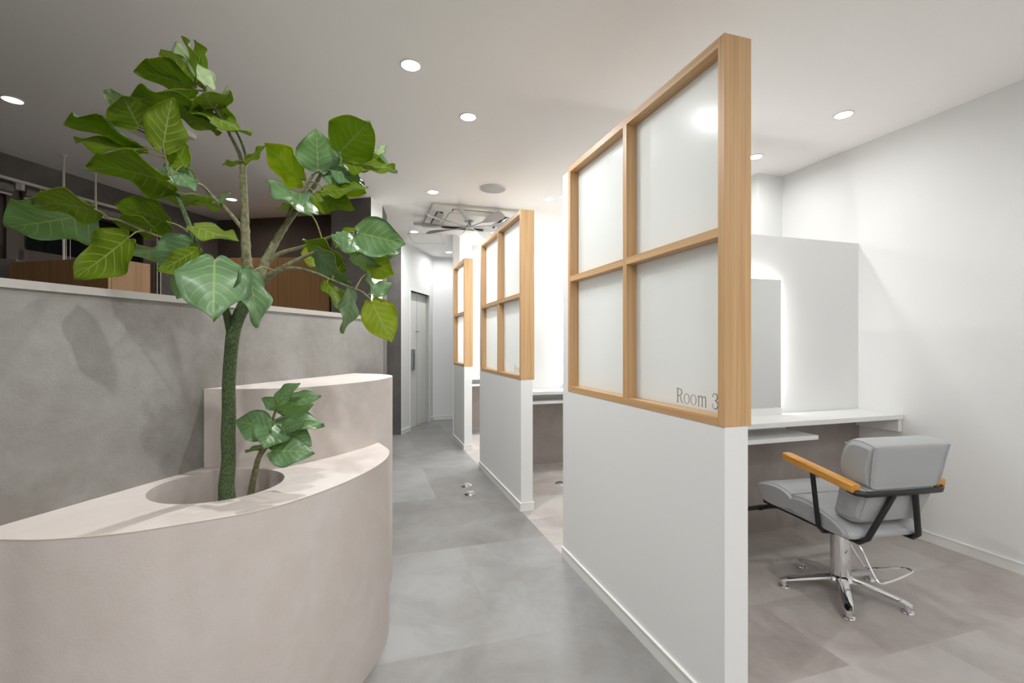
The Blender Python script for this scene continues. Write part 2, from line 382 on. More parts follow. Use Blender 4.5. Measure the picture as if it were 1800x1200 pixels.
# dark wall left of the corridor, pillar, brown back wall, window wall
pc = Vector(wxy(-2.6, 6.52))
b = B(); b.prism([tuple(pc), tuple(pa), tuple(pa+dn*.1+ddir*.08), tuple(pc+Vector((0, .1)))], 0, CEIL); struct('wall_hall', b, M['dark'])
p1 = Vector(wxy(-1.810, 4.70)); p2 = Vector(wxy(-1.377, 4.582)); p3 = Vector(wxy(-1.336, 4.835)); p4 = Vector(wxy(-1.80, 5.3)); p5 = Vector(wxy(-1.40, 5.25))
b = B(); b.prism([tuple(p1), tuple(p2), tuple(p3), tuple(p5), tuple(p4)], 0, CEIL, 0)
b.bm.faces.ensure_lookup_table(); b.bm.normal_update()
for f in b.bm.faces:
    c = f.calc_center_median(); e = (p2+p3)/2
    if (Vector((c.x, c.y))-e).length < .08: f.material_index = 1
struct('wall_column', b, [M['dark'], M['white']])
qA = Vector(wxy(-3.407, 5.437)); qB = Vector(wxy(-1.78, 5.16))
b = B(); b.prism(slab(qA+(qA-qB).normalized()*.3, qB, 0, 0, .12), 0, CEIL); struct('wall_rear', b, M['brown'])
# window wall: direction from corner A back toward the street side
wd = (Vector(wxy(-3.819, 3.501)) - qA).normalized(); wn = Vector((wd.y, -wd.x))
if wn.x > 0: wn = -wn                               # outward
def wp(px):                                          # plan point on the window wall seen at px
    k = (px-900)/F; D = (-3.819-.2128*3.501)/(k-.2128); return Vector(wxy(k*D, D))
def wslab(q0, q1, z0, z1, b, off=0, th=.12, mi=0):
    q0 = q0+wn*off; q1 = q1+wn*off
    b.prism([tuple(q0), tuple(q1), tuple(q1+wn*th), tuple(q0+wn*th)], z0, z1, mi)
wR, wM, wF, wE = wp(281), wp(19), qA + wd*3.6, qA + wd*9.5
b = B(); wslab(qA, wR, 0, CEIL, b); wslab(wR, wF, 0, .35, b); wslab(wR, wF, 2.45, CEIL, b); wslab(wF, wE, 0, CEIL, b); struct('wall_left', b, M['dark'])
b = B(); wslab(wE-wn*.0, wE+Vector((.0, 0)), 0, 0.01, b) if False else None
m0 = wp(262); g0 = wp(30); g1 = wp(8)
def window(name, a, c, label):
    b = B(); wslab(a, c, .35, 2.45, b, .05, .02); o = struct(name, b, M['night'])
    b = B(); d = (c-a).normalized()
    wslab(a, a+d*.05, .35, 2.45, b, .01, .08); wslab(c-d*.05, c, .35, 2.45, b, .01, .08)
    wslab(a, c, 1.885, 1.985, b, .01, .08); wslab(a, c, .35, .42, b, .01, .08); wslab(a, c, 2.36, 2.45, b, .01, .08)
    b.make('window_frame', M['frame'], o)
    return o
window('window_1', m0, g0, '')
window('window_2', g1, wF, '')
b = B(); wslab(g0, g1, .35, 2.45, b, -.02, .12); wslab(wR, m0, .35, 2.45, b, .02, .1); struct('trim_2', b, M['frame'])
# baseboards
def base(name, segs):
    b = B()
    for q0, q1, sd in segs:
        b.prism(slab(q0, q1, 0, 0, .008, sd), 0, .055); b.prism(slab(q0, q1, 0, 0, .011, sd), .055, .062)
    struct(name, b, M['trim'])
base('baseboard_right', [((XR, -3.0), (XR, 2.48), 1), ((XR, 2.6), (XR, 3.14), 1)])
base('baseboard_end', [(pa, door_a-ddir*.03, -1), (door_b+ddir*.03, pb, -1), (pb, pe, -1)])
base('baseboard_pier', [((3.15, 3.14), (XR, 3.14), -1)])
# mirror walls across the booths
def cross(name, y, zt, y1=None):
    b = B(); b.box((XP+.098 if not y1 else 1.32, y, 0), (XR, y1 or y+.07, zt)); return struct(name, b, M['white'])
def kick(name, y):
    b = B(); b.box((XP+.10, y-.006, .0), (XR, y, .74)); return struct(name, b, M['kick'])
YW = (2.49, 4.58, 6.66)
cross('wall_mirror', YW[0], 1.975); cross('wall_mirror', YW[1], 1.975); cross('wall_mirror', YW[2], CEIL, 6.9)
for i, y in enumerate(YW): kick('wall_kickboard', y)
# tall posts where the partitions meet the mirror walls
b = B(); b.prism([(1.10, 6.12), (1.19, 6.12), (1.475, 6.66), (1.475, 6.9), (1.25, 6.9)], 0, CEIL); struct('wall_stub', b, M['white'])

# ------------------------------------------------------------------ partitions with oak framed frosted panes
ZB, ZT = .979, 2.256; FW = .03; XF0, XF1 = XP-.002, XP+.106
def glyphs(word, h, X, y0, z0, adv=1.0):
    """thin serif lettering as raised strokes; reads toward -y"""
    out = []; cx = 0
    def P(x, z): return Vector((X, y0-(cx+x)*h, z0+z*h))
    def st(pts, w_, sm=5):
        r = [q*h*1.25 for q in w_] if hasattr(w_, '__len__') else w_*h*1.25
        b.tube([P(*p) for p in pts], r, 6, smooth=sm, flat=(1, 1))
    for ch in word:
        b = B()
        if ch == 'R':
            st([(.1, 0), (.1, 1)], .035); st([(0, 0), (.2, 0)], .014); st([(0, 1), (.14, 1)], .014)
            st([(.1, .985), (.32, .985), (.5, .9), (.55, .74), (.48, .57), (.3, .49), (.1, .485)], [.014, .014, .028, .035, .028, .014, .014])
            st([(.3, .485), (.42, .38), (.5, .12), (.62, 0), (.7, .01)], [.014, .03, .03, .022, .01]); cx += .80
        elif ch == 'o':
            pts = [(.29+.27*math.cos(a), .345+.355*math.sin(a)) for a in [k*math.pi/8 for k in range(16)]]
            b.tube([P(*p) for p in pts], [h*(.014+.018*abs(math.cos(k*math.pi/8))) for k in range(16)], 6, smooth=2, closed=True); cx += .72
        elif ch == 'm':
            for x in (.1, .45, .80): st([(x, 0), (x, .5 if x > .1 else .66)], .03); st([(x-.08, 0), (x+.08, 0)], .013)
            st([(0, .63), (.1, .69)], .014)
            for x in (.1, .45): st([(x, .5), (x+.1, .65), (x+.22, .68), (x+.32, .62), (x+.35, .5)], [.013, .014, .02, .028, .03])
            cx += 1.06
        elif ch == ' ': cx += .34
        elif ch in '321':
            if ch == '3':
                st([(.06, .78), (.12, .93), (.27, .99), (.43, .93), (.48, .77), (.42, .6), (.26, .53)], [.02, .015, .014, .03, .036, .028, .013])
                st([(.26, .53), (.45, .46), (.54, .28), (.46, .07), (.27, -.01), (.1, .06), (.04, .22)], [.013, .03, .038, .03, .014, .015, .02])
                for q in ((.075, .76), (.06, .25)): st([q, (q[0]+.001, q[1]+.035)], .045)
            elif ch == '2':
                st([(.06, .78), (.12, .93), (.27, .99), (.43, .93), (.48, .77), (.38, .5), (.1, .1), (.03, .02)], [.03, .015, .014, .03, .036, .026, .014, .014])
                st([(.03, .02), (.5, .02), (.54, .2)], [.02, .03, .012], 1)
            else:
                st([(.25, 0), (.25, .98)], .034); st([(.12, 0), (.38, 0)], .013); st([(.08, .82), (.25, .98)], .014)
            cx += .62
        if ch == ' ': b.bm.free()
        else: out.append(b)
    return out
def partition(y0, y1, cols, num, label, post, grp):
    t = thing('partition_screen', (XP+.05, y0, 0), label, 'partition', grp)
    b = B(); b.box((XP, y0+.001, 0), (XP+.093, y1, ZB)); b.make('base_panel', M['white'], t)
    b = B()
    b.box((XP-.008, y0-.007, 0), (XP, y1, .055)); b.box((XP-.011, y0-.009, .055), (XP, y1, .062))
    b.box((XP, y0-.007, 0), (XP+.101, y0+.001, .055)); b.box((XP, y0-.009, .055), (XP+.104, y0+.001, .062))
    b.box((XP+.093, y0, 0), (XP+.101, y1-.06, .055)); b.box((XP+.093, y0, .055), (XP+.104, y1-.06, .062))
    b.make('skirting', M['trim'], t)
    yf = y1-post
    if post:
        b = B(); b.box((XP, yf, ZB), (XP+.093, y1, ZT-.02)); b.make('end_post', M['white'], t)
    for ya in (y0, yf-FW):
        b = B(); b.box((XF0, ya, ZB), (XF1, ya+FW, ZT), bev=.0012); b.make('stile', M['woodv'], t)
    ys = [y0+FW]; wcol = (yf-y0-2*FW-(cols-1)*FW)/cols
    for k in range(1, cols):
        ya = y0+FW+k*wcol+(k-1)*FW
        b = B(); b.box((XF0+.001, ya, ZB+FW), (XF1-.001, ya+FW, ZT-FW)); b.make('mullion', M['woodv'], t)
    zm = (ZB+ZT)/2
    for za in (ZB, ZT-FW):
        b = B(); b.box((XF0+.0005, y0+FW, za), (XF1-.0005, yf-FW, za+FW)); b.make('rail', M['woody'], t)
    for k in range(cols):
        ya = y0+FW+k*(wcol+FW)
        b = B(); b.box((XF0+.001, ya, zm-FW/2), (XF1-.001, ya+wcol, zm+FW/2)); b.make('cross_rail', M['woody'], t)
        for za, zb in ((ZB+FW, zm-FW/2), (zm+FW/2, ZT-FW)):
            b = B(); b.box((XP+.050, ya, za), (XP+.056, ya+wcol, zb)); b.make('glass_pane', M['frost'], t)
            # beads that hold the pane
    g = glyphs('Room %d' % num, .0535, XP+.0497, y0+.312, 1.024)
    for q in g:
        for v in q.bm.verts: v.co.x = XP+.0497+(v.co.x-XP-.0497)*.12
        if cols > 1: q.make('letter', M['ink'], t, label='thin dark serif character')
        else: q.bm.free()
    return t
GP = 'half height white partitions with oak framed frosted panes'
partition(1.243, 2.545, 2, 3, 'nearest white partition with oak frame and frosted panes lettered Room 3', .075, GP)
partition(3.325, 4.65, 2, 2, 'middle white partition with oak grid of four frosted panes behind the nearest one', .045, GP)
partition(5.43, 6.13, 1, 1, 'farthest and shortest white partition with a narrow oak frame', .0, GP)

# ------------------------------------------------------------------ desks and backlit mirrors
def desk(yw, label, full=True):
    t = thing('wall_desk', (2.3, yw-.15, .78), label, 'desk', 'white shelf desks under the mirrors')
    ya = yw-.30
    b = B(); b.box((XP+.104, ya, .752), (XR-.002, yw-.007, .782), bev=.0015); b.make('desktop', M['laminate'], t)
    b = B(); b.box((XR-.032, ya+.012, .668), (XR-.002, yw-.007, .752), bev=.001); b.make('bracket', M['laminate'], t)
    b = B(); b.lathe([(.006, 0), (.006, .004)], (0, 0, 0), 12); 
    for v in b.bm.verts: v.co = Vector((XR-.032-v.co.z, ya+.08+v.co.x, .715+v.co.y))
    b.make('screw_cap', M['trim'], t)
    b = B(); b.box((XP+.104, ya+.002, .662), (2.66, yw-.007, .688), bev=.001); b.make('under_shelf', M['laminate'], t)
    b = B(); b.box((XP+.104, yw-.06, .688), (2.66, yw-.045, .752)); b.make('shelf_back', M['laminate'], t)
    return t
def mirror(yw, label):
    t = thing('wall_mirror_panel', (2.3, yw-.03, .782), label, 'mirror', 'backlit mirrors on the white booth walls')
    x0, x1, z0, z1 = 1.98, 2.628, .828, 1.673
    b = B(); b.box((x0, yw-.055, z0), (x1, yw-.048, z1), bev=.0012); b.make('mirror_glass', M['mirror'], t)
    b = B(); b.box((x0+.04, yw-.048, z0+.04), (x1-.04, yw, z1-.04)); b.make('backing_box', M['laminate'], t)
    b = B()
    for a, c in (((x0+.028, yw-.04, z0+.04), (x0+.04, yw-.02, z1-.04)), ((x1-.04, yw-.04, z0+.04), (x1-.028, yw-.02, z1-.04)),
                 ((x0+.04, yw-.04, z1-.04), (x1-.04, yw-.02, z1-.028))): b.box(a, c)
    b.make('light_strip', M['led'], t)
    b = B(); b.box((x0, yw-.06, .7821), (x1, yw-.0, z0-.0)); b.make('mirror_base', M['laminate'], t)
    return t
dl = ['white shelf desk behind the nearest partition, above the grey chair', 'white shelf desk seen through the gap left of the nearest partition', 'white shelf desk in the farthest booth']
ml = ['backlit mirror standing on the desk nearest the grey chair', 'backlit mirror in the booth behind the nearest partition', 'backlit mirror in the farthest booth']
for y, a, c in zip(YW, dl, ml):
    desk(y, a); mirror(y, c)
b = B(); q = Vector((1.545, YW[1]-.006, .52)); b.box((q.x-.037, q.y-.008, q.z), (q.x+.037, q.y, q.z+.12), bev=.002)
o = b.make('wall_outlet', M['dgrey'], None, 'grey wall outlet plate below the desk left of the nearest partition', 'outlet')
b = B()
for k in (0, 1): b.box((q.x-.018, q.y-.0095, q.z+.025+k*.045), (q.x+.018, q.y-.0075, q.z+.05+k*.045))
b.make('socket', M['slot'], o)

# ------------------------------------------------------------------ half wall and stepped planter
tW = .263
def wl(D, off=0):     # point on the face of the half wall, off = away from it toward the viewer side
    L = -1.1956 + tW*(D-1.833)
    d = Vector((tW, 1)).normalized(); n = Vector((d.y, -d.x))
    return Vector((L, D)) + n*off
def W2(v): return wxy(v[0], v[1])
D_end = 3.122
e0, e1 = wl(-3.2), wl(D_end)
b = B(); b.prism([W2(e0), W2(e1), W2(wl(D_end, -.12)), W2(wl(-3.2, -.12))], 0, 1.400); struct('wall_half', b, M['grey'])
b = B(); b.prism([W2(wl(-3.2, .006)), W2(wl(D_end+.006, .006)), W2(wl(D_end+.006, -.126)), W2(wl(-3.2, -.126))], 1.400, 1.424); struct('trim_3', b, M['cap'])

def spline(P, k=6, closed=False):
    out = []; n = len(P); P = [Vector(p) for p in P]
    for i in range(n-1):
        a, b_, c, d = P[max(0, i-1)], P[i], P[i+1], P[min(n-1, i+2)]
        for j in range(k):
            t = j/k; out.append(.5*((2*b_)+(c-a)*t+(2*a-5*b_+4*c-d)*t*t+(3*b_-a-3*c+d)*t**3))
    out.append(P[-1]); return out
ZL, ZU = .77, 1.0745
low = [(-1.257, 1.152), (-1.176, 1.150), (-1.10, 1.160), (-1.02, 1.180), (-.950, 1.208), (-.880, 1.250), (-.790, 1.3035), (-.736, 1.345),
       (-.684, 1.408), (-.632, 1.50), (-.584, 1.616), (-.548, 1.747), (-.530, 1.86), (-.528, 1.98), (-.55, 2.10), (-.60, 2.20), (-.68, 2.32), (-.80, 2.42)]
lowp = [tuple(wl(1.10))] + [(-1.37, 1.125), (-1.33, 1.14)] + low + [tuple(wl(2.48))]
up = [tuple(wl(1.822, .0)), (-1.15, 1.832), (-1.003, 1.826), (-.859, 1.885), (-.748, 2.03), (-.668, 2.21), (-.640, 2.37), (-.640, 2.50), (-.675, 2.62), (-.76, 2.72), (-.86, 2.77), tuple(wl(2.80))]
t = thing('planter_bench', Vector((*wxy(-1.0, 1.6), 0)), 'two-tier blush plaster planter with curved front built against the grey half wall', 'planter')
poly = [W2(wl(1.10, .001))] + [W2(p) for p in spline(lowp[1:-1], 5)] + [W2(wl(2.45, .001))]
hc = Vector((-1.0, 1.605)); hr = .2
hole = [W2(hc+Vector((math.cos(a), math.sin(a)))*hr) for a in [2*math.pi*k/64 for k in range(64)]]
b = B(); b.prism(poly, 0, ZL, 0, hole=(hole, .42), mi_hole=1); lt = b.make('lower_tier', [M['planter'], M['soil']], t)
b = B(); b.tube([Vector((p[0], p[1], ZL)) for p in poly[1:-12]], .0016, 6, smooth=1); b.make('edge_bead', M['bead'], lt)
poly = [W2(wl(1.824, .001))] + [W2(p) for p in spline(up[1:-1], 6)] + [W2(wl(2.80, .001))]
b = B(); b.prism(poly, 0, ZU); b.make('upper_tier', M['planter'], t)

# ------------------------------------------------------------------ ceiling fittings
def make_downlight(lens, r=.05):
    t = thing('downlight', (0, 0, CEIL), '', 'light', 'recessed ceiling downlights')
    b = B(); b.lathe([(r*.90, -.001), (r*.93, -.005), (r*1.08, -.004), (r*1.1, 0)], (0, 0, CEIL), 32, capb=False, capt=False); b.make('trim_ring', M['trim'], t)
    b = B(); b.lathe([(r*.9, -.0025), (r*.9, -.001)], (0, 0, CEIL), 32); b.make('lamp_lens', lens, t)
    return t
proto = make_downlight(M['lens']); protod = make_downlight(M['lensdim'])
used = {0: False, 1: False}
def lamp_at(x, y, label, power=1.0, dim=False, spread=170, vis=True, col=(.985, 1, .992)):
    src = protod if dim else proto
    k = 1 if dim else 0
    o = copy_tree(src) if used[k] else src
    used[k] = True
    o.location = (x, y, CEIL); o['label'] = label
    ld = bpy.data.lights.new('lamp_glow', 'AREA'); ld.shape = 'DISK'; ld.size = .055; ld.energy = LAMP_W*power; ld.color = col
    ld.spread = math.radians(spread)
    lo = bpy.data.objects.new('lamp_glow', ld); COL.objects.link(lo); lo.parent = o; lo.location = (0, 0, -.012)
    return o
def px_lamp(px, py, label, **kw):
    v = atz(px, py, CEIL); return lamp_at(v.x, v.y, label, **kw)
px_lamp(722, 114, 'brightest downlight, in the ceiling between the tall plant and the nearest partition', power=1.5)
px_lamp(823, 205, 'downlight in the aisle ceiling just beyond the brightest one', power=.8)
px_lamp(761, 337, 'downlight just in front of the ceiling fan cassette on its left')
px_lamp(966, 349, 'downlight right of the round ceiling speaker')
px_lamp(728, 407, 'downlight left of the ceiling fan blades')
px_lamp(789, 443, 'farthest downlight, at the end wall past the fan', power=.45)
px_lamp(976, 403, 'downlight over the gap between middle and nearest partitions', power=.6)
px_lamp(932, 381, 'small downlight glimpsed at the top corner of the middle partition', power=.6)
px_lamp(988, 434, 'small far downlight at the left edge of the nearest partition')
px_lamp(1483, 201, 'downlight in front of the mirror wall on the right, nearest the right wall', power=.08)
px_lamp(1328, 275, 'downlight beyond the mirror wall beside the nearest oak frame', power=.3)
px_lamp(22, 175, 'dim downlight at the far left of the picture', power=.11, dim=True, col=(1, .92, .82))
px_lamp(407, 350, 'dim downlight behind the plant branches', power=.32, dim=True, col=(1, .92, .82))
lamp_at(1.85, 2.12, 'downlight hidden behind the frosted pane of the nearest partition', power=.42)
lamp_at(1.85, 4.2, 'downlight in the middle booth ceiling', power=.28); lamp_at(2.85, 4.2, 'downlight in the middle booth by the right wall', power=.2)
lamp_at(1.9, 6.2, 'downlight in the farthest booth ceiling'); lamp_at(2.8, 6.2, 'downlight in the farthest booth by the right wall')
# unseen copies of the fittings, added overhead and behind the viewer as fill light
for x, y in ((-.15, .75), (.45, -.9), (1.9, -.5), (2.8, .35), (-.9, -.7), (-.3, -2.2), (1.3, -2.2), (2.7, -1.8)):
    lamp_at(x, y, 'unseen downlight added in the ceiling above and behind the viewer for fill light', power=.3 if x > 2.6 else 1.1)

v = atz(867, 331, CEIL)
b = B(); b.lathe([(.105, -.012), (.112, -.010), (.116, 0)], (v.x, v.y, CEIL), 40, capb=True, capt=False); sp = b.make('ceiling_speaker', M['greyp'], None, 'round grey speaker grille in the aisle ceiling', 'speaker')
b = B(); b.lathe([(.112, -.0105), (.122, -.008), (.124, 0)], (v.x, v.y, CEIL), 40, capb=False, capt=False); b.make('speaker_ring', M['acw'], sp)

# air conditioner cassette with a ventilator fan below it
c0 = atz(761, 355, CEIL); ax = c0.x; ay = c0.y; S = .95
t = thing('air_conditioner', (ax+S/2, ay+S/2, CEIL), 'square white ceiling air conditioner cassette with open louvres', 'air conditioner')
b = B(); b.box((ax, ay, CEIL-.03), (ax+S, ay+S, CEIL+.0), bev=.008); b.make('fascia', M['acw'], t)
cx, cy = ax+S/2, ay+S/2
b = B(); b.box((cx-.27, cy-.27, CEIL-.036), (cx+.27, cy+.27, CEIL-.029), bev=.003); b.make('intake_grille', M['acw'], t)
for k in range(4):
    R = Matrix.Translation((cx, cy, 0)) @ Matrix.Rotation(k*math.pi/2, 4, 'Z')
    b = B(); b.box((-.26, -.405, CEIL-.032), (.26, -.335, CEIL-.0295), R=R); b.make('air_slot', M['slot'], t)
    b = B(); b.box((-.25, -.035, -.003), (.25, .035, .003), R=R @ Matrix.Translation((0, -.36, CEIL-.045)) @ Matrix.Rotation(math.radians(-28), 4, 'X')); b.make('louvre', M['acw'], t)
FZ = 2.575
t = thing('ceiling_fan', (cx, cy, CEIL-.036), 'silver many-bladed fan hanging under the air conditioner cassette', 'fan')
b = B(); b.lathe([(.045, 0), (.05, -.01), (.022, -.02), (.022, -.085), (.03, -.09)], (cx, cy, CEIL-.036), 24); b.make('stem', M['greyp'], t)
b = B(); b.lathe([(.035, -.02), (.05, -.012), (.05, .008), (.03, .014)], (cx, cy, FZ), 24); b.make('hub', M['fan'], t)
for k in range(9):
    a = math.radians(12 + 40*k)
    R = Matrix.Translation((cx, cy, FZ)) @ Matrix.Rotation(a, 4, 'Z')
    b = B()
    b.tube([R @ Vector((.03, 0, 0)), R @ Vector((.27, 0, .004))], .005, 8)
    T = R @ Matrix.Translation((.26, 0, .004)) @ Matrix.Rotation(math.radians(-32), 4, 'X')
    secs = []
    for i in range(9):
        u = i/8; hw = .008+.052*min(1, u*1.6)**.8; hw *= (1 if u < .9 else 1-.25*(u-.9)/.1)
        x = u*.36; cz = .01*u*u
        secs.append([T @ Vector((x, hw*q[0]-.012*u, cz+q[1])) for q in ((-1, -.0015), (0, .003), (1, -.0015), (1, .0005), (0, .006), (-1, .0005))])
    b.loft(secs, smooth=True)
    b.make('fan_blade', M['fan'], t)
# access hatch outline
h0, h1, h2 = atz(716, 410, CEIL), atz(776, 411, CEIL), atz(704, 434, CEIL)
b = B()
a0 = Vector((h0.x, h0.y)); a1 = Vector((h1.x, h1.y)); u_ = (a1-a0); v_ = Vector((-u_.y, u_.x)).normalized()*.6
for q0, q1 in ((a0, a1), (a1, a1+v_), (a1+v_, a0+v_), (a0+v_, a0)):
    b.prism(slab(q0, q1, 0, 0, .014), CEIL-.004, CEIL)
b.make('ceiling_hatch', M['acw'], None, 'square access hatch frame in the ceiling before the end wall', 'hatch')
# vent panel over the dark room
v0 = atz(345, 245, CEIL-.03); v1 = atz(300, 222, CEIL-.03)
d = (Vector((v1.x, v1.y))-Vector((v0.x, v0.y))); d.normalize(); n_ = Vector((-d.y, d.x)); n_ = -n_ if n_.x > 0 else n_
q = [Vector((v0.x, v0.y)), Vector((v0.x, v0.y))+d*.30, Vector((v0.x, v0.y))+d*.30+n_*.34, Vector((v0.x, v0.y))+n_*.34]
b = B(); b.prism([tuple(p) for p in q], CEIL-.03, CEIL); vent = b.make('ceiling_vent', M['acw'], None, 'flat white vent panel on the ceiling behind the plant leaves', 'vent')
b = B()
for k in range(5):
    s0 = q[0]+n_*(.06+.05*k)+d*.04; b.prism(slab(s0, s0+d*.22, 0, 0, .02), CEIL-.032, CEIL-.03)
b.make('vent_slot', M['dgrey'], vent)

# ------------------------------------------------------------------ dim room beyond the half wall
rods = [('nearer of two white upright poles behind the plant', 112, 272.5), ('farther of two white upright poles behind the plant', 168, 293)]
for lab, px, py in rods:
    v = atz(px, py, CEIL)
    o = B().lathe([(.008, 0), (.008, CEIL)], (v.x, v.y, 0), 16).make('support_pole', M['rod'], None, lab, 'pole', 'white poles before the dark window')
    B().lathe([(.02, CEIL-.012), (.02, CEIL)], (v.x, v.y, 0), 16).make('pole_flange', M['rod'], o)
# curtain rail and roller blind over the big window
b = B(); a = wp(283)-wn*.09; c = wF-wn*.09
b.tube([Vector((a.x, a.y, 2.475)), Vector((c.x, c.y, 2.475))], .013, 10, smooth=1); rail = b.make('curtain_rail', M['rod'], None, 'white curtain rail along the top of the dark window', 'curtain rail')
for px in (20, 150, 272):
    k = wp(px); b = B(); b.tube([Vector((k.x, k.y, 2.475)), Vector((k.x, k.y, 2.475))-Vector((wn.x, wn.y, 0))*.09], .008, 8, smooth=1)
    b.box((k.x-wn.x*.09-.018, k.y-wn.y*.09-.018, 2.41), (k.x-wn.x*.09+.018, k.y-wn.y*.09+.018, 2.46)); b.make('rail_bracket', M['rod'], rail)
for lab, qa, qb in (('grey roller blind rolled up over the wide dark window', wp(270), wp(36)), ('grey roller blind rolled up over the window at the picture edge', wp(14), wF)):
    b = B(); a = qa-wn*.035; c = qb-wn*.035
    b.tube([Vector((a.x, a.y, 2.42)), Vector((c.x, c.y, 2.42))], .032, 16, smooth=1); bl = b.make('roller_blind', M['blind'], None, lab, 'blind', 'roller blinds')
    b = B(); b.tube([Vector((a.x, a.y, 2.375)), Vector((c.x, c.y, 2.375))], .010, 8, smooth=1); b.make('hem_bar', M['rod'], bl)
    if 'wide' in lab:
        for px in (104, 111):
            k = wp(px)-wn*.075; b = B(); b.tube([Vector((k.x, k.y, 2.40)), Vector((k.x, k.y, 1.2))], .003, 6, smooth=1); b.make('bead_chain', M['rod'], bl)
for px in (272, 278):
    k = wp(px)-wn*.03; b = B(); b.tube([Vector((k.x, k.y, 2.30)), Vector((k.x, k.y, .5))], .005, 6, smooth=1)
    b.make('blind_cord', M['rod'], None, 'thin pale cord hanging at the right end of the dark window', 'cord', 'cords at the window end')
# walnut cabinets
def cabinet(corner, d1, l1, d2, l2, z, label, joints, grp=None):
    """corner (plan), direction/length of the two visible faces"""
    c = Vector(corner); d1 = Vector(d1).normalized(); d2 = Vector(d2).normalized()
    cen = c + d1*l1/2 + d2*l2/2
    t = thing('wood_cabinet', (cen.x, cen.y, 0), label, 'cabinet', grp)
    q = [c, c+d1*l1, c+d1*l1+d2*l2, c+d2*l2]
    b = B(); b.prism([tuple(p) for p in q], 0, z); b.make('carcass', M['cab'], t)
    nrm = -d2
    for i in range(len(joints)-1):
        a = c+d1*(l1*joints[i]+.002); e = c+d1*(l1*joints[i+1]-.002)
        b = B(); b.prism([tuple(a), tuple(e), tuple(e+nrm*.018), tuple(a+nrm*.018)], .06, z-.001); b.make('door_panel', M['cab'], t)
    return t
camv = lambda L, D: Vector((L*cA+D*sA, -L*sA+D*cA))
cabinet(camv(-2.345, 2.75), camv(-1, .208), .76, camv(tW, 1), .225, 1.752, 'tall walnut cabinet left of the trunk, beyond the half wall', (0, .52, 1), 'walnut cabinets beyond the half wall')
cabinet(camv(-1.86, 4.80), camv(-1, .05), 1.15, camv(.0, 1), .30, 2.135, 'walnut cabinet against the brown wall right of the trunk', (0, .47, 1), 'walnut cabinets beyond the half wall')
# dark speaker-like tower beside the window
b = B(); c = camv(-3.22, 3.0); b.box((c.x-.09, c.y-.09, 0), (c.x+.09, c.y+.09, 1.78), bev=.004); b.make('dark_tower', M['dgrey'], None, 'dark grey upright cabinet left of the walnut cabinet', 'cabinet')

# ------------------------------------------------------------------ chrome floor outlets
def floor_outlet(px, py, label, r):
    v = atz(px, py, 0)
    t = thing('floor_outlet', (v.x, v.y, 0), label, 'outlet', 'round chrome floor outlets')
    B().lathe([(r, 0), (r, .004), (r*.9, .012), (r*.72, .013)], (v.x, v.y, 0), 36).make('outlet_ring', M['chrome'], t)
    B().lathe([(r*.70, .0125), (r*.66, .019), (r*.3, .021), (.001, .021)], (v.x, v.y, 0), 36, capt=False).make('outlet_lid', M['steel'], t)
    return t
floor_outlet(820, 854, 'round chrome floor outlet in the aisle, farther of the pair', .052)
floor_outlet(826.5, 868, 'round chrome floor outlet in the aisle, nearer of the pair', .052)
floor_outlet(985, 851, 'dark round floor outlet in the booth left of the nearest partition', .055)

# ------------------------------------------------------------------ salon chair
CH = Vector((*wxy(1.66, 2.372), 0)); CY = math.radians(-6.5)
chair = thing('salon_chair', CH, 'grey leather salon chair with honey wood arms and chrome star base', 'chair', rz=CY)
# local frame: +y = facing the mirror, x = right; parts are written in the chair's own frame
def cpart(b, name, mat, parent=chair, label=None): return b.make(name, mat, parent, keep=True, label=label)
XO = -.035
def closed_spline(P, k=4):
    out = []; n = len(P); P = [Vector(p) for p in P]
    for i in range(n):
        a, b_, c, d = P[i-1], P[i], P[(i+1) % n], P[(i+2) % n]
        for j in range(k):
            t_ = j/k; out.append(.5*((2*b_)+(c-a)*t_+(2*a-5*b_+4*c-d)*t_*t_+(3*b_-a-3*c+d)*t_**3))
    return out
def cushion(prof, hw, rnd, name, taper=None, pipe=True, crown=.0):
    pr = closed_spline(prof, 4); cen = sum(pr, Vector((0, 0)))/len(pr)
    st = []
    for w_, ins in ((-1, 1), (-.965, .62), (-.93, .32), (-.88, .1), (-.8, 0), (-.4, -.3*crown), (0, -.4*crown), (.4, -.3*crown), (.8, 0), (.88, .1), (.93, .32), (.965, .62), (1, 1)):
        sec = []
        for p in pr:
            d_ = cen-p; q_ = p + d_.normalized()*min(ins*rnd, d_.length*.6)
            tw = taper(q_.y) if taper else 1
            sec.append(Vector((XO+w_*hw*tw, q_.x, q_.y)))
        st.append(sec)
    b = B(); b.loft(st); o = cpart(b, name, M['leather'])
    if pipe:
        for sg in (-1, 1):
            pts = []
            for p in pr[::2]:
                d_ = cen-p; q_ = p+d_.normalized()*(rnd*.30)
                tw = taper(q_.y) if taper else 1
                pts.append(Vector((XO+sg*.925*hw*tw, q_.x, q_.y)))
            b = B(); b.tube(pts, .0035, 6, closed=True, smooth=1); cpart(b, 'piping', M['piping'], o)
    return o
seat = [(.300, .440), (.312, .462), (.295, .482), (.23, .500), (.15, .508), (.09, .500), (.055, .487), (.02, .494), (-.05, .488), (-.13, .470), (-.21, .447), (-.265, .418), (-.275, .395), (-.24, .386), (0, .386), (.2, .388), (.27, .400)]
cushion(seat, .212, .03, 'seat', crown=.02)
lowb = [(-.155, .47), (-.16, .50), (-.175, .56), (-.19, .61), (-.205, .635), (-.26, .635), (-.325, .63), (-.335, .61), (-.318, .55), (-.295, .49), (-.28, .465), (-.24, .452), (-.19, .455)]
cushion(lowb, .180, .028, 'lower_backrest', taper=lambda z: .93+.07*min(1, max(0, (z-.45)/.18)))
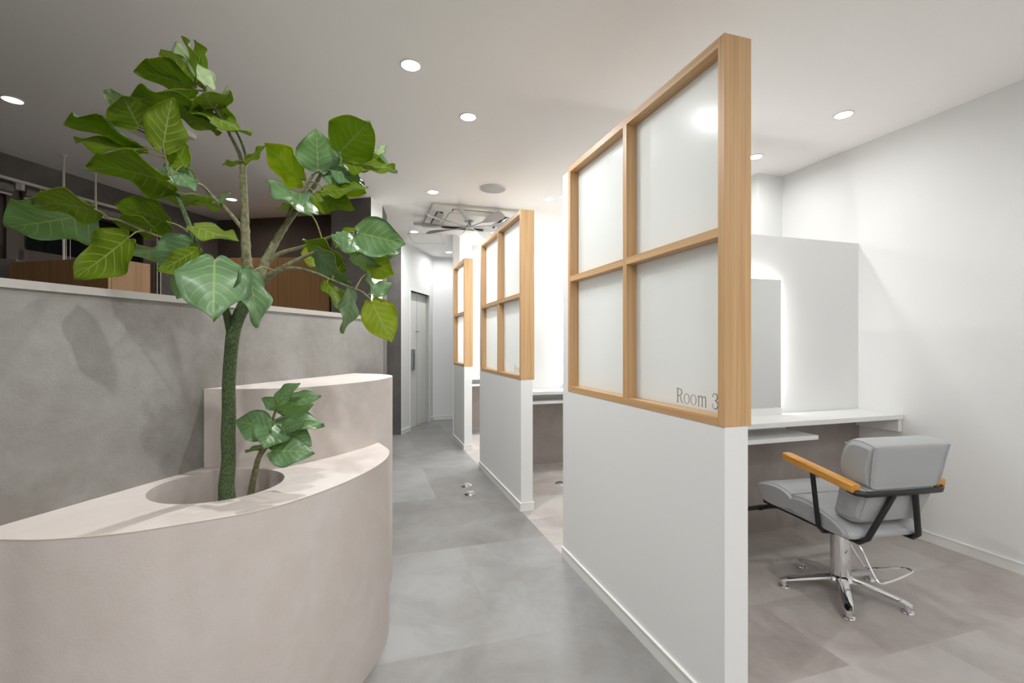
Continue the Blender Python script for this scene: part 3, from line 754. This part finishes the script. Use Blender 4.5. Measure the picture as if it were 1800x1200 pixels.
upb = [(-.20, .645), (-.188, .68), (-.195, .74), (-.225, .80), (-.255, .828), (-.285, .836), (-.32, .835), (-.362, .825), (-.374, .812), (-.366, .77), (-.352, .70), (-.340, .64), (-.335, .622), (-.29, .620), (-.23, .622)]
XO = -.018
ub = cushion(upb, .207, .028, 'upper_backrest', taper=lambda z: .90+.10*min(1, max(0, (z-.62)/.19)))
for yy, zz in ((-.371, .813), (-.232, .806), (-.352, .815)):
    if yy == -.352: continue
    b = B(); b.tube([Vector((XO+x*.196, yy, zz)) for x in (-1, -.5, 0, .5, 1)], .0032, 6, smooth=1); cpart(b, 'piping', M['piping'], ub)
for sg in (-1, 1):
    b = B(); b.tube([Vector((XO+sg*.196, -.371, .813)), Vector((XO+sg*.192, -.362, .77)), Vector((XO+sg*.186, -.350, .70)), Vector((XO+sg*.180, -.338, .64))], .0032, 6); cpart(b, 'piping', M['piping'], ub)
XO = -.035
# seams across the seat
b = B(); b.tube([Vector((XO+x*.20, .055, .4885)) for x in (-1, -.5, 0, .5, 1)], .003, 6); cpart(b, 'seat_seam', M['piping'])
# arms
AX = .225
for sg in (-1, 1):
    b = B(); n0 = Vector((XO+sg*AX, .072, .684)); n1 = Vector((XO+sg*AX, -.328, .632)); d_ = (n1-n0).normalized()
    secs = []
    for t_, sq in ((0, .55), (.03, .9), (.08, 1), (.5, 1), (.92, 1), (1, .94)):
        c_ = n0.lerp(n1, t_); up_ = Vector((0, -d_.z, d_.y)); up_ = up_ if up_.z > 0 else -up_
        wv_, hv_ = .0235*sq, .019*sq
        secs.append([c_+Vector((sx*wv_, 0, 0))+up_*(sz*hv_+ (.0 if t_ else .003)) for sx, sz in ((-1, -.7), (-.7, -1), (.7, -1), (1, -.7), (1, .7), (.7, 1), (-.7, 1), (-1, .7))])
    b.loft(secs, smooth=False); cpart(b, 'armrest', M['arm'])
    b = B()
    b.tube([Vector((XO+sg*AX, .03, .662)), Vector((XO+sg*AX, -.32, .615))], .010, 4, smooth=1, flat=(1.3, .7))
    b.tube([Vector((XO+sg*AX, -.10, .643)), Vector((XO+sg*AX, -.135, .40)), Vector((XO+sg*(AX-.02), -.14, .378)), Vector((XO+sg*.14, -.14, .372))], .0115, 8, smooth=1)
    cpart(b, 'arm_frame', M['black'])
b = B()
b.tube([Vector((XO-AX, -.29, .618)), Vector((XO-AX, -.328, .613)), Vector((XO-AX+.03, -.346, .610)), Vector((XO, -.352, .610)), Vector((XO+AX-.03, -.346, .610)), Vector((XO+AX, -.328, .613)), Vector((XO+AX, -.29, .618))], .0125, 8, smooth=1)
cpart(b, 'back_bar', M['black'])
for sg in (-1, 1):
    b = B(); b.tube([Vector((XO+sg*.055, -.35, .606)), Vector((XO+sg*.135, -.300, .40)), Vector((XO+sg*.145, -.27, .374)), Vector((XO+sg*.145, -.10, .372))], .0125, 8, smooth=1)
    cpart(b, 'back_strut', M['black'])
b = B(); b.box((XO-.17, -.16, .366), (XO+.17, .03, .386)); b.box((XO-.18, -.1, .372), (XO-.158, .28, .389)); b.box((XO+.158, -.1, .372), (XO+.18, .28, .389)); cpart(b, 'seat_frame', M['black'])
b = B()
for sg in (-1, 1):
    b.tube([Vector((XO+sg*.12, .15, .373)), Vector((XO+sg*.13, .28, .350)), Vector((XO+sg*.14, .36, .305))], .0115, 8, smooth=1)
    b.tube([Vector((XO+sg*.315, .37, .300)), Vector((XO+sg*.32, .372, .215))], .009, 8, smooth=1)
    b.lathe([(.018, 0), (.018, .008), (.009, .016)], (XO+sg*.32, .372, .205), 12)
b.tube([Vector((XO-.32, .37, .300)), Vector((XO-.14, .36, .312)), Vector((XO, .355, .316)), Vector((XO+.14, .36, .312)), Vector((XO+.32, .37, .300))], [.008, .013, .014, .013, .008], 8, smooth=1)
cpart(b, 'footrest', M['black'])
# chrome column, pump lever and star base
b = B(); b.lathe([(.036, .068), (.038, .075), (.044, .08), (.044, .30), (.050, .302), (.050, .330), (.040, .332), (.040, .368)], (0, 0, 0), 32); cpart(b, 'column', M['chrome'])
b = B(); b.lathe([(.045, .050), (.062, .056), (.066, .070), (.056, .086), (.045, .092)], (0, 0, 0), 32); hub = cpart(b, 'base_hub', M['chrome'])
for k in range(5):
    a = math.radians(-129 + 72*k)
    R = Matrix.Rotation(a, 4, 'Z')
    secs = []
    for i in range(10):
        u = i/9; x = .045+u*.235; hw = .029-.008*u; zt = .088-.030*u-.012*u*u+.0; th = .026-.008*u
        if i == 9: hw *= .6; zt -= .006; th *= .6
        if i == 8: hw *= .95
        secs.append([R @ Vector((x, hw*q0, zt-th+th*q1)) for q0, q1 in ((-.75, 0), (.75, 0), (1, .3), (.92, .75), (.4, 1), (-.4, 1), (-.92, .75), (-1, .3))])
    b = B(); b.loft(secs); leg = cpart(b, 'leg', M['chrome'])
    c_ = R @ Vector((.262, 0, 0)); b = B(); b.lathe([(.025, 0), (.028, .003), (.026, .008), (.014, .012), (.012, .034)], c_, 20); cpart(b, 'foot_pad', M['chrome'], leg)
b = B()
P_ = [(-.03, .02, .335), (-.055, -.05, .325), (-.03, -.12, .30), (-.012, -.20, .16), (.02, -.22, .148), (.20, -.19, .163), (.225, -.16, .165), (.20, -.135, .162), (.10, -.09, .148), (.07, -.06, .155), (.03, .03, .31), (.02, .05, .335)]
b.tube([Vector(p) for p in P_], .0055, 8, smooth=4); cpart(b, 'pump_lever', M['chrome'])

# ------------------------------------------------------------------ plants
LEAF_HW = [(0, .40), (.06, .66), (.12, .81), (.2, .93), (.3, 1.0), (.4, 1.0), (.5, .93), (.6, .82), (.7, .66), (.8, .47), (.88, .30), (.94, .15), (.975, .055), (1, .0)]
def hwf(u):
    for (a, p), (c, q) in zip(LEAF_HW, LEAF_HW[1:]):
        if u <= c: return p+(q-p)*(u-a)/(c-a)
    return 0
NU, NV = 16, 10
def add_leaf(plant, bx, by, tx, ty, wpx, side, d, sgn=1, dz=-1, fold=.12, curl=.12, stems=None, young=False, ratio=.80, wav=.018, seed=0, pet=True, dtip=None, lit=False):
    rnd = random.Random(int(bx*31+ty*7+seed))
    app = math.hypot(tx-bx, ty-by)*d/F; wm = wpx*d/F
    des = max(app, wm/.95, .0)
    e = math.sqrt(max(0, des*des-app*app)) * dz
    if dtip is not None: e = dtip
    Bv = at(bx, by, d - e*.5); Tv = at(tx, ty, d + e*.5)
    a = Tv-Bv; Ln = a.length; a.normalize()
    vdir = ((Bv+Tv)/2-Vector((0, 0, H))).normalized()
    s_ = a.cross(vdir).normalized(); n_ = s_.cross(a).normalized()
    Wt = max(wm, ratio*Ln); ct = min(1, wm/Wt); stt = math.sqrt(1-ct*ct)
    wdv = (s_*ct + n_*stt*sgn).normalized()
    Nn = a.cross(wdv).normalized()
    top = Nn if (Nn.dot(vdir) < 0) == (side == 't') else -Nn
    bm = bmesh.new(); uvl = bm.loops.layers.uv.new('UVMap')
    ph = rnd.uniform(0, 6.28); ph2 = rnd.uniform(0, 6.28); asym = rnd.uniform(-.06, .06); tw = rnd.uniform(-.12, .12)
    grid = []
    for i in range(NU+1):
        u = i/NU; row = []
        for j in range(NV+1):
            v = -1+2*j/NV; av = abs(v)
            hw = hwf(u)*Wt/2*(1+asym*(1 if v > 0 else -1))
            x = Ln*(u - (1-u)**7*.11*math.sin(min(1, av)*math.pi*.85)) 
            y = v*hw
            z = fold*abs(y) - curl*Ln*(u*u) + wav*Ln*4*av*av*math.sin(u*11+ph+(1.3 if v > 0 else 0))*min(1, u*4)*(1-.4*u) + tw*y*u
            z += .010*Ln*math.sin((u-.3*av)*8*6.283)*av*(1-av)*2 - (.012*Ln if av < .05 else 0)
            z -= .10*Ln*av*av*(1 if ph2 > 3 else .3)*.5
            row.append((Bv + a*x + wdv*y + top*z, (u, .5+v/2)))
        grid.append(row)
    tv = [[bm.verts.new(p[0]+top*.0009) for p in r] for r in grid]; bv = [[bm.verts.new(p[0]-top*.0009) for p in r] for r in grid]
    flip = (a.cross(wdv)).dot(top) > 0
    def face(vs, uvs, mi):
        try: f = bm.faces.new(vs)
        except ValueError: return
        f.smooth = True; f.material_index = mi
        for lp, q in zip(f.loops, uvs): lp[uvl].uv = q
    for i in range(NU):
        for j in range(NV):
            ids = [(i, j), (i+1, j), (i+1, j+1), (i, j+1)]
            if not flip: ids = ids[::-1]
            uvs = [grid[p][q][1] for p, q in ids]
            face([tv[p][q] for p, q in ids], uvs, 0)
            face([bv[p][q] for p, q in ids[::-1]], uvs[::-1], 1)
    rim = [(i, 0) for i in range(NU)] + [(NU, j) for j in range(NV)] + [(i, NV) for i in range(NU, 0, -1)] + [(0, j) for j in range(NV, 0, -1)]
    for k in range(len(rim)):
        p, q = rim[k], rim[(k+1) % len(rim)]
        vs = [tv[p[0]][p[1]], bv[p[0]][p[1]], bv[q[0]][q[1]], tv[q[0]][q[1]]]
        if flip: vs = vs[::-1]
        face(vs, [grid[p[0]][p[1]][1]]*4, 1)
    bb = B(); bb.bm.free(); bb.bm = bm
    if stems and pet:
        best = min(stems, key=lambda s: (s[0]-Bv).length)
        P0 = best[0]; dist = (P0-Bv).length
        if dist > .012:
            mid = P0.lerp(Bv, .5) + Vector((0, 0, .12*dist)); bb.tube([P0, mid, Bv+a*.004-top*.001], [.0028, .0022, .0019], 6, mi=2, smooth=4)
    mats = [M['lytop'], M['lyund'], M['petiole']] if young else [M['ltop'], M['llit' if lit else 'lund'], M['petiole']]
    return bb.make('leaf', mats, plant, norm=False)

def stemline(pts):      # (px, py, depth, radius px)
    return [at(p[0], p[1], p[2]) for p in pts], [p[3]*p[2]/F for p in pts]
def sample(pts, k=8):
    P, R_ = stemline(pts); out = []
    for i in range(len(P)-1):
        for j in range(k): out.append((P[i].lerp(P[i+1], j/k),))
    out.append((P[-1],)); return out
tr0 = at(400, 872, 1.515)
plant = thing('umbrella_fig_tree', (tr0.x, tr0.y, .42), 'tall leafy fig tree with green bark trunk growing from the round planter hole', 'plant')
TR = [(399, 1075, 1.50, 14.5), (399, 925, 1.51, 14), (399, 873, 1.515, 13.5), (398, 850, 1.515, 12.5), (402, 807, 1.52, 11), (401, 769, 1.52, 11.5), (402.5, 727, 1.52, 11), (402, 690, 1.52, 10.5), (403, 660, 1.52, 10.5), (406, 620, 1.52, 10.5), (410, 585, 1.52, 11), (418, 560, 1.52, 10.5), (430, 535, 1.52, 10.5), (441, 510, 1.52, 10)]
FL = [(409, 592, 1.52, 9), (404, 572, 1.515, 7.5), (397, 545, 1.50, 6.5), (388, 515, 1.47, 6), (372, 480, 1.44, 5.5), (356, 445, 1.42, 5), (345, 430, 1.42, 4.6), (330, 390, 1.42, 4.2), (312, 345, 1.42, 3.6), (298, 315, 1.42, 3)]
CS = [(441, 510, 1.52, 10), (436, 485, 1.53, 9), (433, 455, 1.54, 8), (431, 405, 1.55, 7.2), (430, 370, 1.55, 6.2), (428, 330, 1.55, 5.8), (427, 293, 1.55, 5.2)]
C1 = [(427, 297, 1.55, 4), (421, 270, 1.55, 3), (405, 238, 1.54, 2.6), (392, 212, 1.53, 2.4), (376, 190, 1.52, 2.2), (362, 160, 1.51, 2)]
C2 = [(428, 297, 1.55, 4), (433, 278, 1.56, 3), (425, 250, 1.56, 2.6), (412, 225, 1.57, 2.2), (395, 200, 1.57, 2)]
RS = [(441, 510, 1.52, 9.5), (453, 492, 1.53, 9), (463, 467, 1.55, 8.2), (474, 444, 1.57, 7), (490, 415, 1.60, 6), (508, 388, 1.62, 5), (520, 372, 1.63, 4.4), (535, 350, 1.64, 4), (552, 328, 1.65, 3.6), (566, 303, 1.66, 3), (580, 285, 1.66, 2.4), (600, 266, 1.66, 2)]
RS2 = [(505, 392, 1.62, 4), (512, 368, 1.62, 3.4), (527, 345, 1.61, 3), (540, 325, 1.60, 2.6), (552, 305, 1.60, 2.2)]
RL = [(450, 505, 1.52, 8), (463, 493, 1.50, 6.6), (480, 480, 1.48, 5.4), (498, 470, 1.47, 4.6), (525, 456, 1.46, 4), (553, 443, 1.45, 3)]
RL2 = [(497, 471, 1.47, 3.4), (520, 471, 1.46, 2.8), (548, 477, 1.45, 2.4), (575, 488, 1.44, 2.2), (608, 502, 1.43, 2), (635, 512, 1.43, 1.8), (645, 520, 1.43, 1.6)]
RM = [(472, 460, 1.56, 4), (490, 446, 1.56, 3.4), (515, 438, 1.56, 3), (541, 431, 1.56, 2.8), (570, 420, 1.55, 2.4), (600, 410, 1.54, 2), (625, 408, 1.53, 1.8)]
CB = [(430, 408, 1.55, 3.6), (415, 388, 1.56, 3.4), (395, 365, 1.57, 3), (378, 350, 1.58, 2.6), (360, 330, 1.58, 2.2), (343, 315, 1.58, 1.8)]
LB = [(350, 436, 1.42, 3), (320, 432, 1.40, 2.4), (298, 422, 1.39, 2.2), (270, 412, 1.38, 2), (240, 400, 1.37, 1.9), (212, 388, 1.36, 1.8), (190, 383, 1.35, 1.7)]
LB2 = [(343, 418, 1.42, 2.4), (325, 403, 1.42, 2), (308, 394, 1.42, 1.8), (294, 390, 1.42, 1.6)]
LB3 = [(345, 438, 1.42, 2.4), (320, 436, 1.44, 2), (303, 436, 1.45, 1.6)]
stems = []
b = B()
P, R_ = stemline(TR); b.tube(P, R_, 16, smooth=3); b.make('trunk', M['bark'], plant)
for nm, ln in (('branch', FL), ('branch', RL)):
    P, R_ = stemline(ln); b = B(); b.tube(P, R_, 12, smooth=3); b.make(nm, M['bark'] if ln is FL else M['twig'], plant)
for ln in (CS, RS, C1, C2, RS2, RL2, RM, CB, LB, LB2, LB3):
    P, R_ = stemline(ln)
    b = B()
    # node swellings like the rings on the real stems
    if ln in (CS, RS):
        Q, S = [], []
        for i in range(len(P)-1):
            for j in range(6):
                Q.append(P[i].lerp(P[i+1], j/6)); S.append((R_[i]*(1-j/6)+R_[i+1]*j/6)*(1.10 if j in (0, 3) else .97))
        Q.append(P[-1]); S.append(R_[-1]); P, R_ = Q, S; b.tube(P, R_, 10, smooth=1)
    else: b.tube(P, R_, 8, smooth=3)
    b.make('branch', M['twig'], plant)
for ln in (FL[4:], CS[3:], C1, C2, RS[6:], RS2, RL[2:], RL2, RM, CB, LB, LB2, LB3): stems += sample(ln)
#       base     tip      w  side depth sgn dz
LV = [
 (335,150, 243,118, 55,'u',1.56,1,-1), (345,150, 281,95, 40,'u',1.60,-1,-1), (343,136, 331,66, 12,'u',1.47,1,1,'y'),
 (362,147, 313,70, 30,'t',1.50,-1,1,'p'), (362,122, 346,71, 22,'u',1.56,1,1,'y'), (354,194, 229,163, 40,'u',1.49,1,-1),
 (376,192, 352,156, 84,'u',1.47,1,-1), (384,192, 425,230, 34,'u',1.58,-1,1), (353,192, 439,247, 26,'u',1.50,1,-1),
 (378,226, 307,196, 20,'u',1.53,1,1), (218,190, 178,160, 32,'t',1.46,1,1,'p'), (244,222, 212,163, 78,'u',1.44,1,-1),
 (286,259, 298,172, 64,'u',1.40,-1,-1), (241,252, 124,200, 26,'u',1.48,1,1), (236,262, 132,250, 13,'u',1.46,-1,1),
 (293,317, 164,278, 60,'u',1.37,1,-1), (325,291, 296,240, 42,'u',1.45,1,1), (343,322, 306,288, 20,'u',1.50,1,1),
 (300,292, 345,334, 34,'t',1.45,1,1), (360,345, 272,341, 17,'u',1.47,1,-1), (383,361, 335,351, 13,'u',1.56,1,1),
 (384,358, 402,337, 8,'t',1.57,1,1), (144,379, 3,408, 90,'t',1.37, 1,-1), (164,367, 65,347, 44,'u',1.31,1,-1),
 (293,390, 211,354, 52,'u',1.43,1,-1), (268,402, 206,385, 34,'u',1.38,1,-1), (223,421, 139,492, 70,'u',1.31,-1,-1),
 (302,436, 204,457, 30,'t',1.46,1,1), (343,399, 420,430, 34,'u',1.37,1,-1,'y'), (377,456, 375,552, 118,'t',1.27,1,-1),
 (338,428, 274,470, 66,'t',1.34,-1,1), (345,440, 283,480, 44,'u',1.33,-1,1), (345,462, 313,527, 52,'t',1.43,1,1), (436,478, 461,573, 50,'t',1.36,1,-1),
 (426,285, 391,286, 10,'u',1.55,1,1), (433,285, 471,258, 11,'u',1.54,1,1),
 (530,316, 471,251, 54,'u',1.62, 1,1,'l'), (559,298, 556,227, 74,'t',1.56,1,-1), (600,265, 655,208, 90,'u',1.52,1,-1),
 (545,372, 470,309, 40,'t',1.53,-1,-1), (518,358, 484,365, 9,'u',1.60,1,1), (611,285, 695,304, 30,'u',1.60,1,-1),
 (614,280, 698,293, 30,'t',1.66,1,1), (556,346, 624,374, 42,'u',1.58,1,-1), (570,335, 649,336, 22,'u',1.55,1,1),
 (603,316, 648,340, 40,'u',1.66,-1,1,'l'), (575,306, 640,316, 34,'t',1.62,1,1), (664,270, 677,253, 12,'t',1.60,1,1,'p'),
 (575,300, 610,262, 36,'t',1.64,1,1), (590,300, 640,325, 30,'t',1.60,1,1),
 (631,409, 711,429, 70,'t',1.46,1,-1), (594,413, 664,447, 34,'t',1.48,1,1), (592,430, 630,402, 26,'u',1.56,1,1),
 (662,446, 703,442, 20,'t',1.54,1,1), (650,462, 694,484, 44,'u',1.52, 1,1,'l'), (618,452, 668,470, 26,'t',1.51,-1,1),
 (603,466, 538,416, 34,'u',1.47,1,1), (556,438, 546,474, 44,'u',1.54, 1,-1,'l'), (556,442, 609,502, 34,'t',1.44,-1,1),
 (574,496, 605,556, 26,'u',1.43,1,1), (616,511, 609,587, 30,'t',1.40,1,-1), (654,532, 688,603, 62,'u',1.42, 1,-1,'l'),
 (657,516, 688,496, 26,'t',1.43,1,1), (648,478, 655,515, 10,'t',1.48,1,1),
]
for i, lv in enumerate(LV):
    fl = lv[9] if len(lv) > 9 else ''
    add_leaf(plant, *lv[:7], sgn=lv[7], dz=lv[8], stems=stems, young=(fl in ('y', 'p')), seed=i, lit=(fl == 'l'),
             fold=.10 if lv[5] == 't' else .06, curl=.08, wav=.022)
# shoot bud at the crown
b = B(); b.tube([at(376, 190, 1.52), at(392, 165, 1.52), at(399, 150, 1.52)], [.004, .003, .001], 6); b.make('bud', M['petiole'], plant)
b = B(); b.tube([at(387, 205, 1.55), at(396, 165, 1.55), at(400, 149, 1.55)], [.003, .002, .0008], 6); b.make('bud', M['petiole'], plant)

s0 = at(440, 880, 1.58)
small = thing('young_fig_plant', (s0.x, s0.y, .42), 'small bushy young fig growing beside the trunk in the planter hole', 'plant')
SS = [(436, 1060, 1.58, 7), (438, 900, 1.58, 6), (442, 862, 1.58, 5.6), (447, 835, 1.58, 5), (454, 805, 1.57, 4.2), (464, 783, 1.56, 3.4), (474, 757, 1.55, 2.6), (480, 735, 1.55, 2.2), (487, 715, 1.54, 2)]
SS2 = [(449, 832, 1.58, 4), (456, 806, 1.58, 3), (468, 788, 1.575, 2.2), (477, 783, 1.57, 1.8)]
b = B(); P, R_ = stemline(SS); b.tube(P, R_, 12, smooth=3); b.make('stem', M['twig'], small)
b = B(); P, R_ = stemline(SS2); b.tube(P, R_, 8, smooth=3); b.make('stem', M['twig'], small)
sst = sample(SS[4:]) + sample(SS2)
SL = [(473,752, 409,738, 56,'t',1.50,1,-1), (482,745, 466,782, 66,'t',1.49,1,-1), (458,762, 421,764, 15,'t',1.54,1,1), (478,792, 549,791, 52,'t',1.50,1,-1),
      (508,756, 549,781, 34,'t',1.55,1,1), (480,745, 566,735, 36,'t',1.57,1,1), (494,722, 549,718, 24,'t',1.50,-1,-1), (494,716, 558,689, 36,'t',1.60,1,1),
      (484,708, 521,670, 24,'t',1.57,1,1), (487,714, 457,701, 22,'t',1.52,1,1), (462,783, 432,799, 10,'t',1.55,1,1), (500,755, 535,740, 34,'t',1.53,1,1),
      (505,772, 540,757, 22,'u',1.60,1,1)]
for i, lv in enumerate(SL):
    add_leaf(small, *lv[:7], sgn=lv[7], dz=lv[8], stems=sst, seed=i+90, fold=.10, curl=.12, wav=.014)
for px, py, r_ in ((489, 708, .006), (494, 702, .006), (483, 712, .005), (490, 714, .005)):
    b = B(); c = at(px, py, 1.52); b.tube([c+Vector((0, 0, -.006)), c, c+Vector((0, 0, .010))], [.002, r_*.6, .001], 8); b.make('bud', M['lyund'], small)
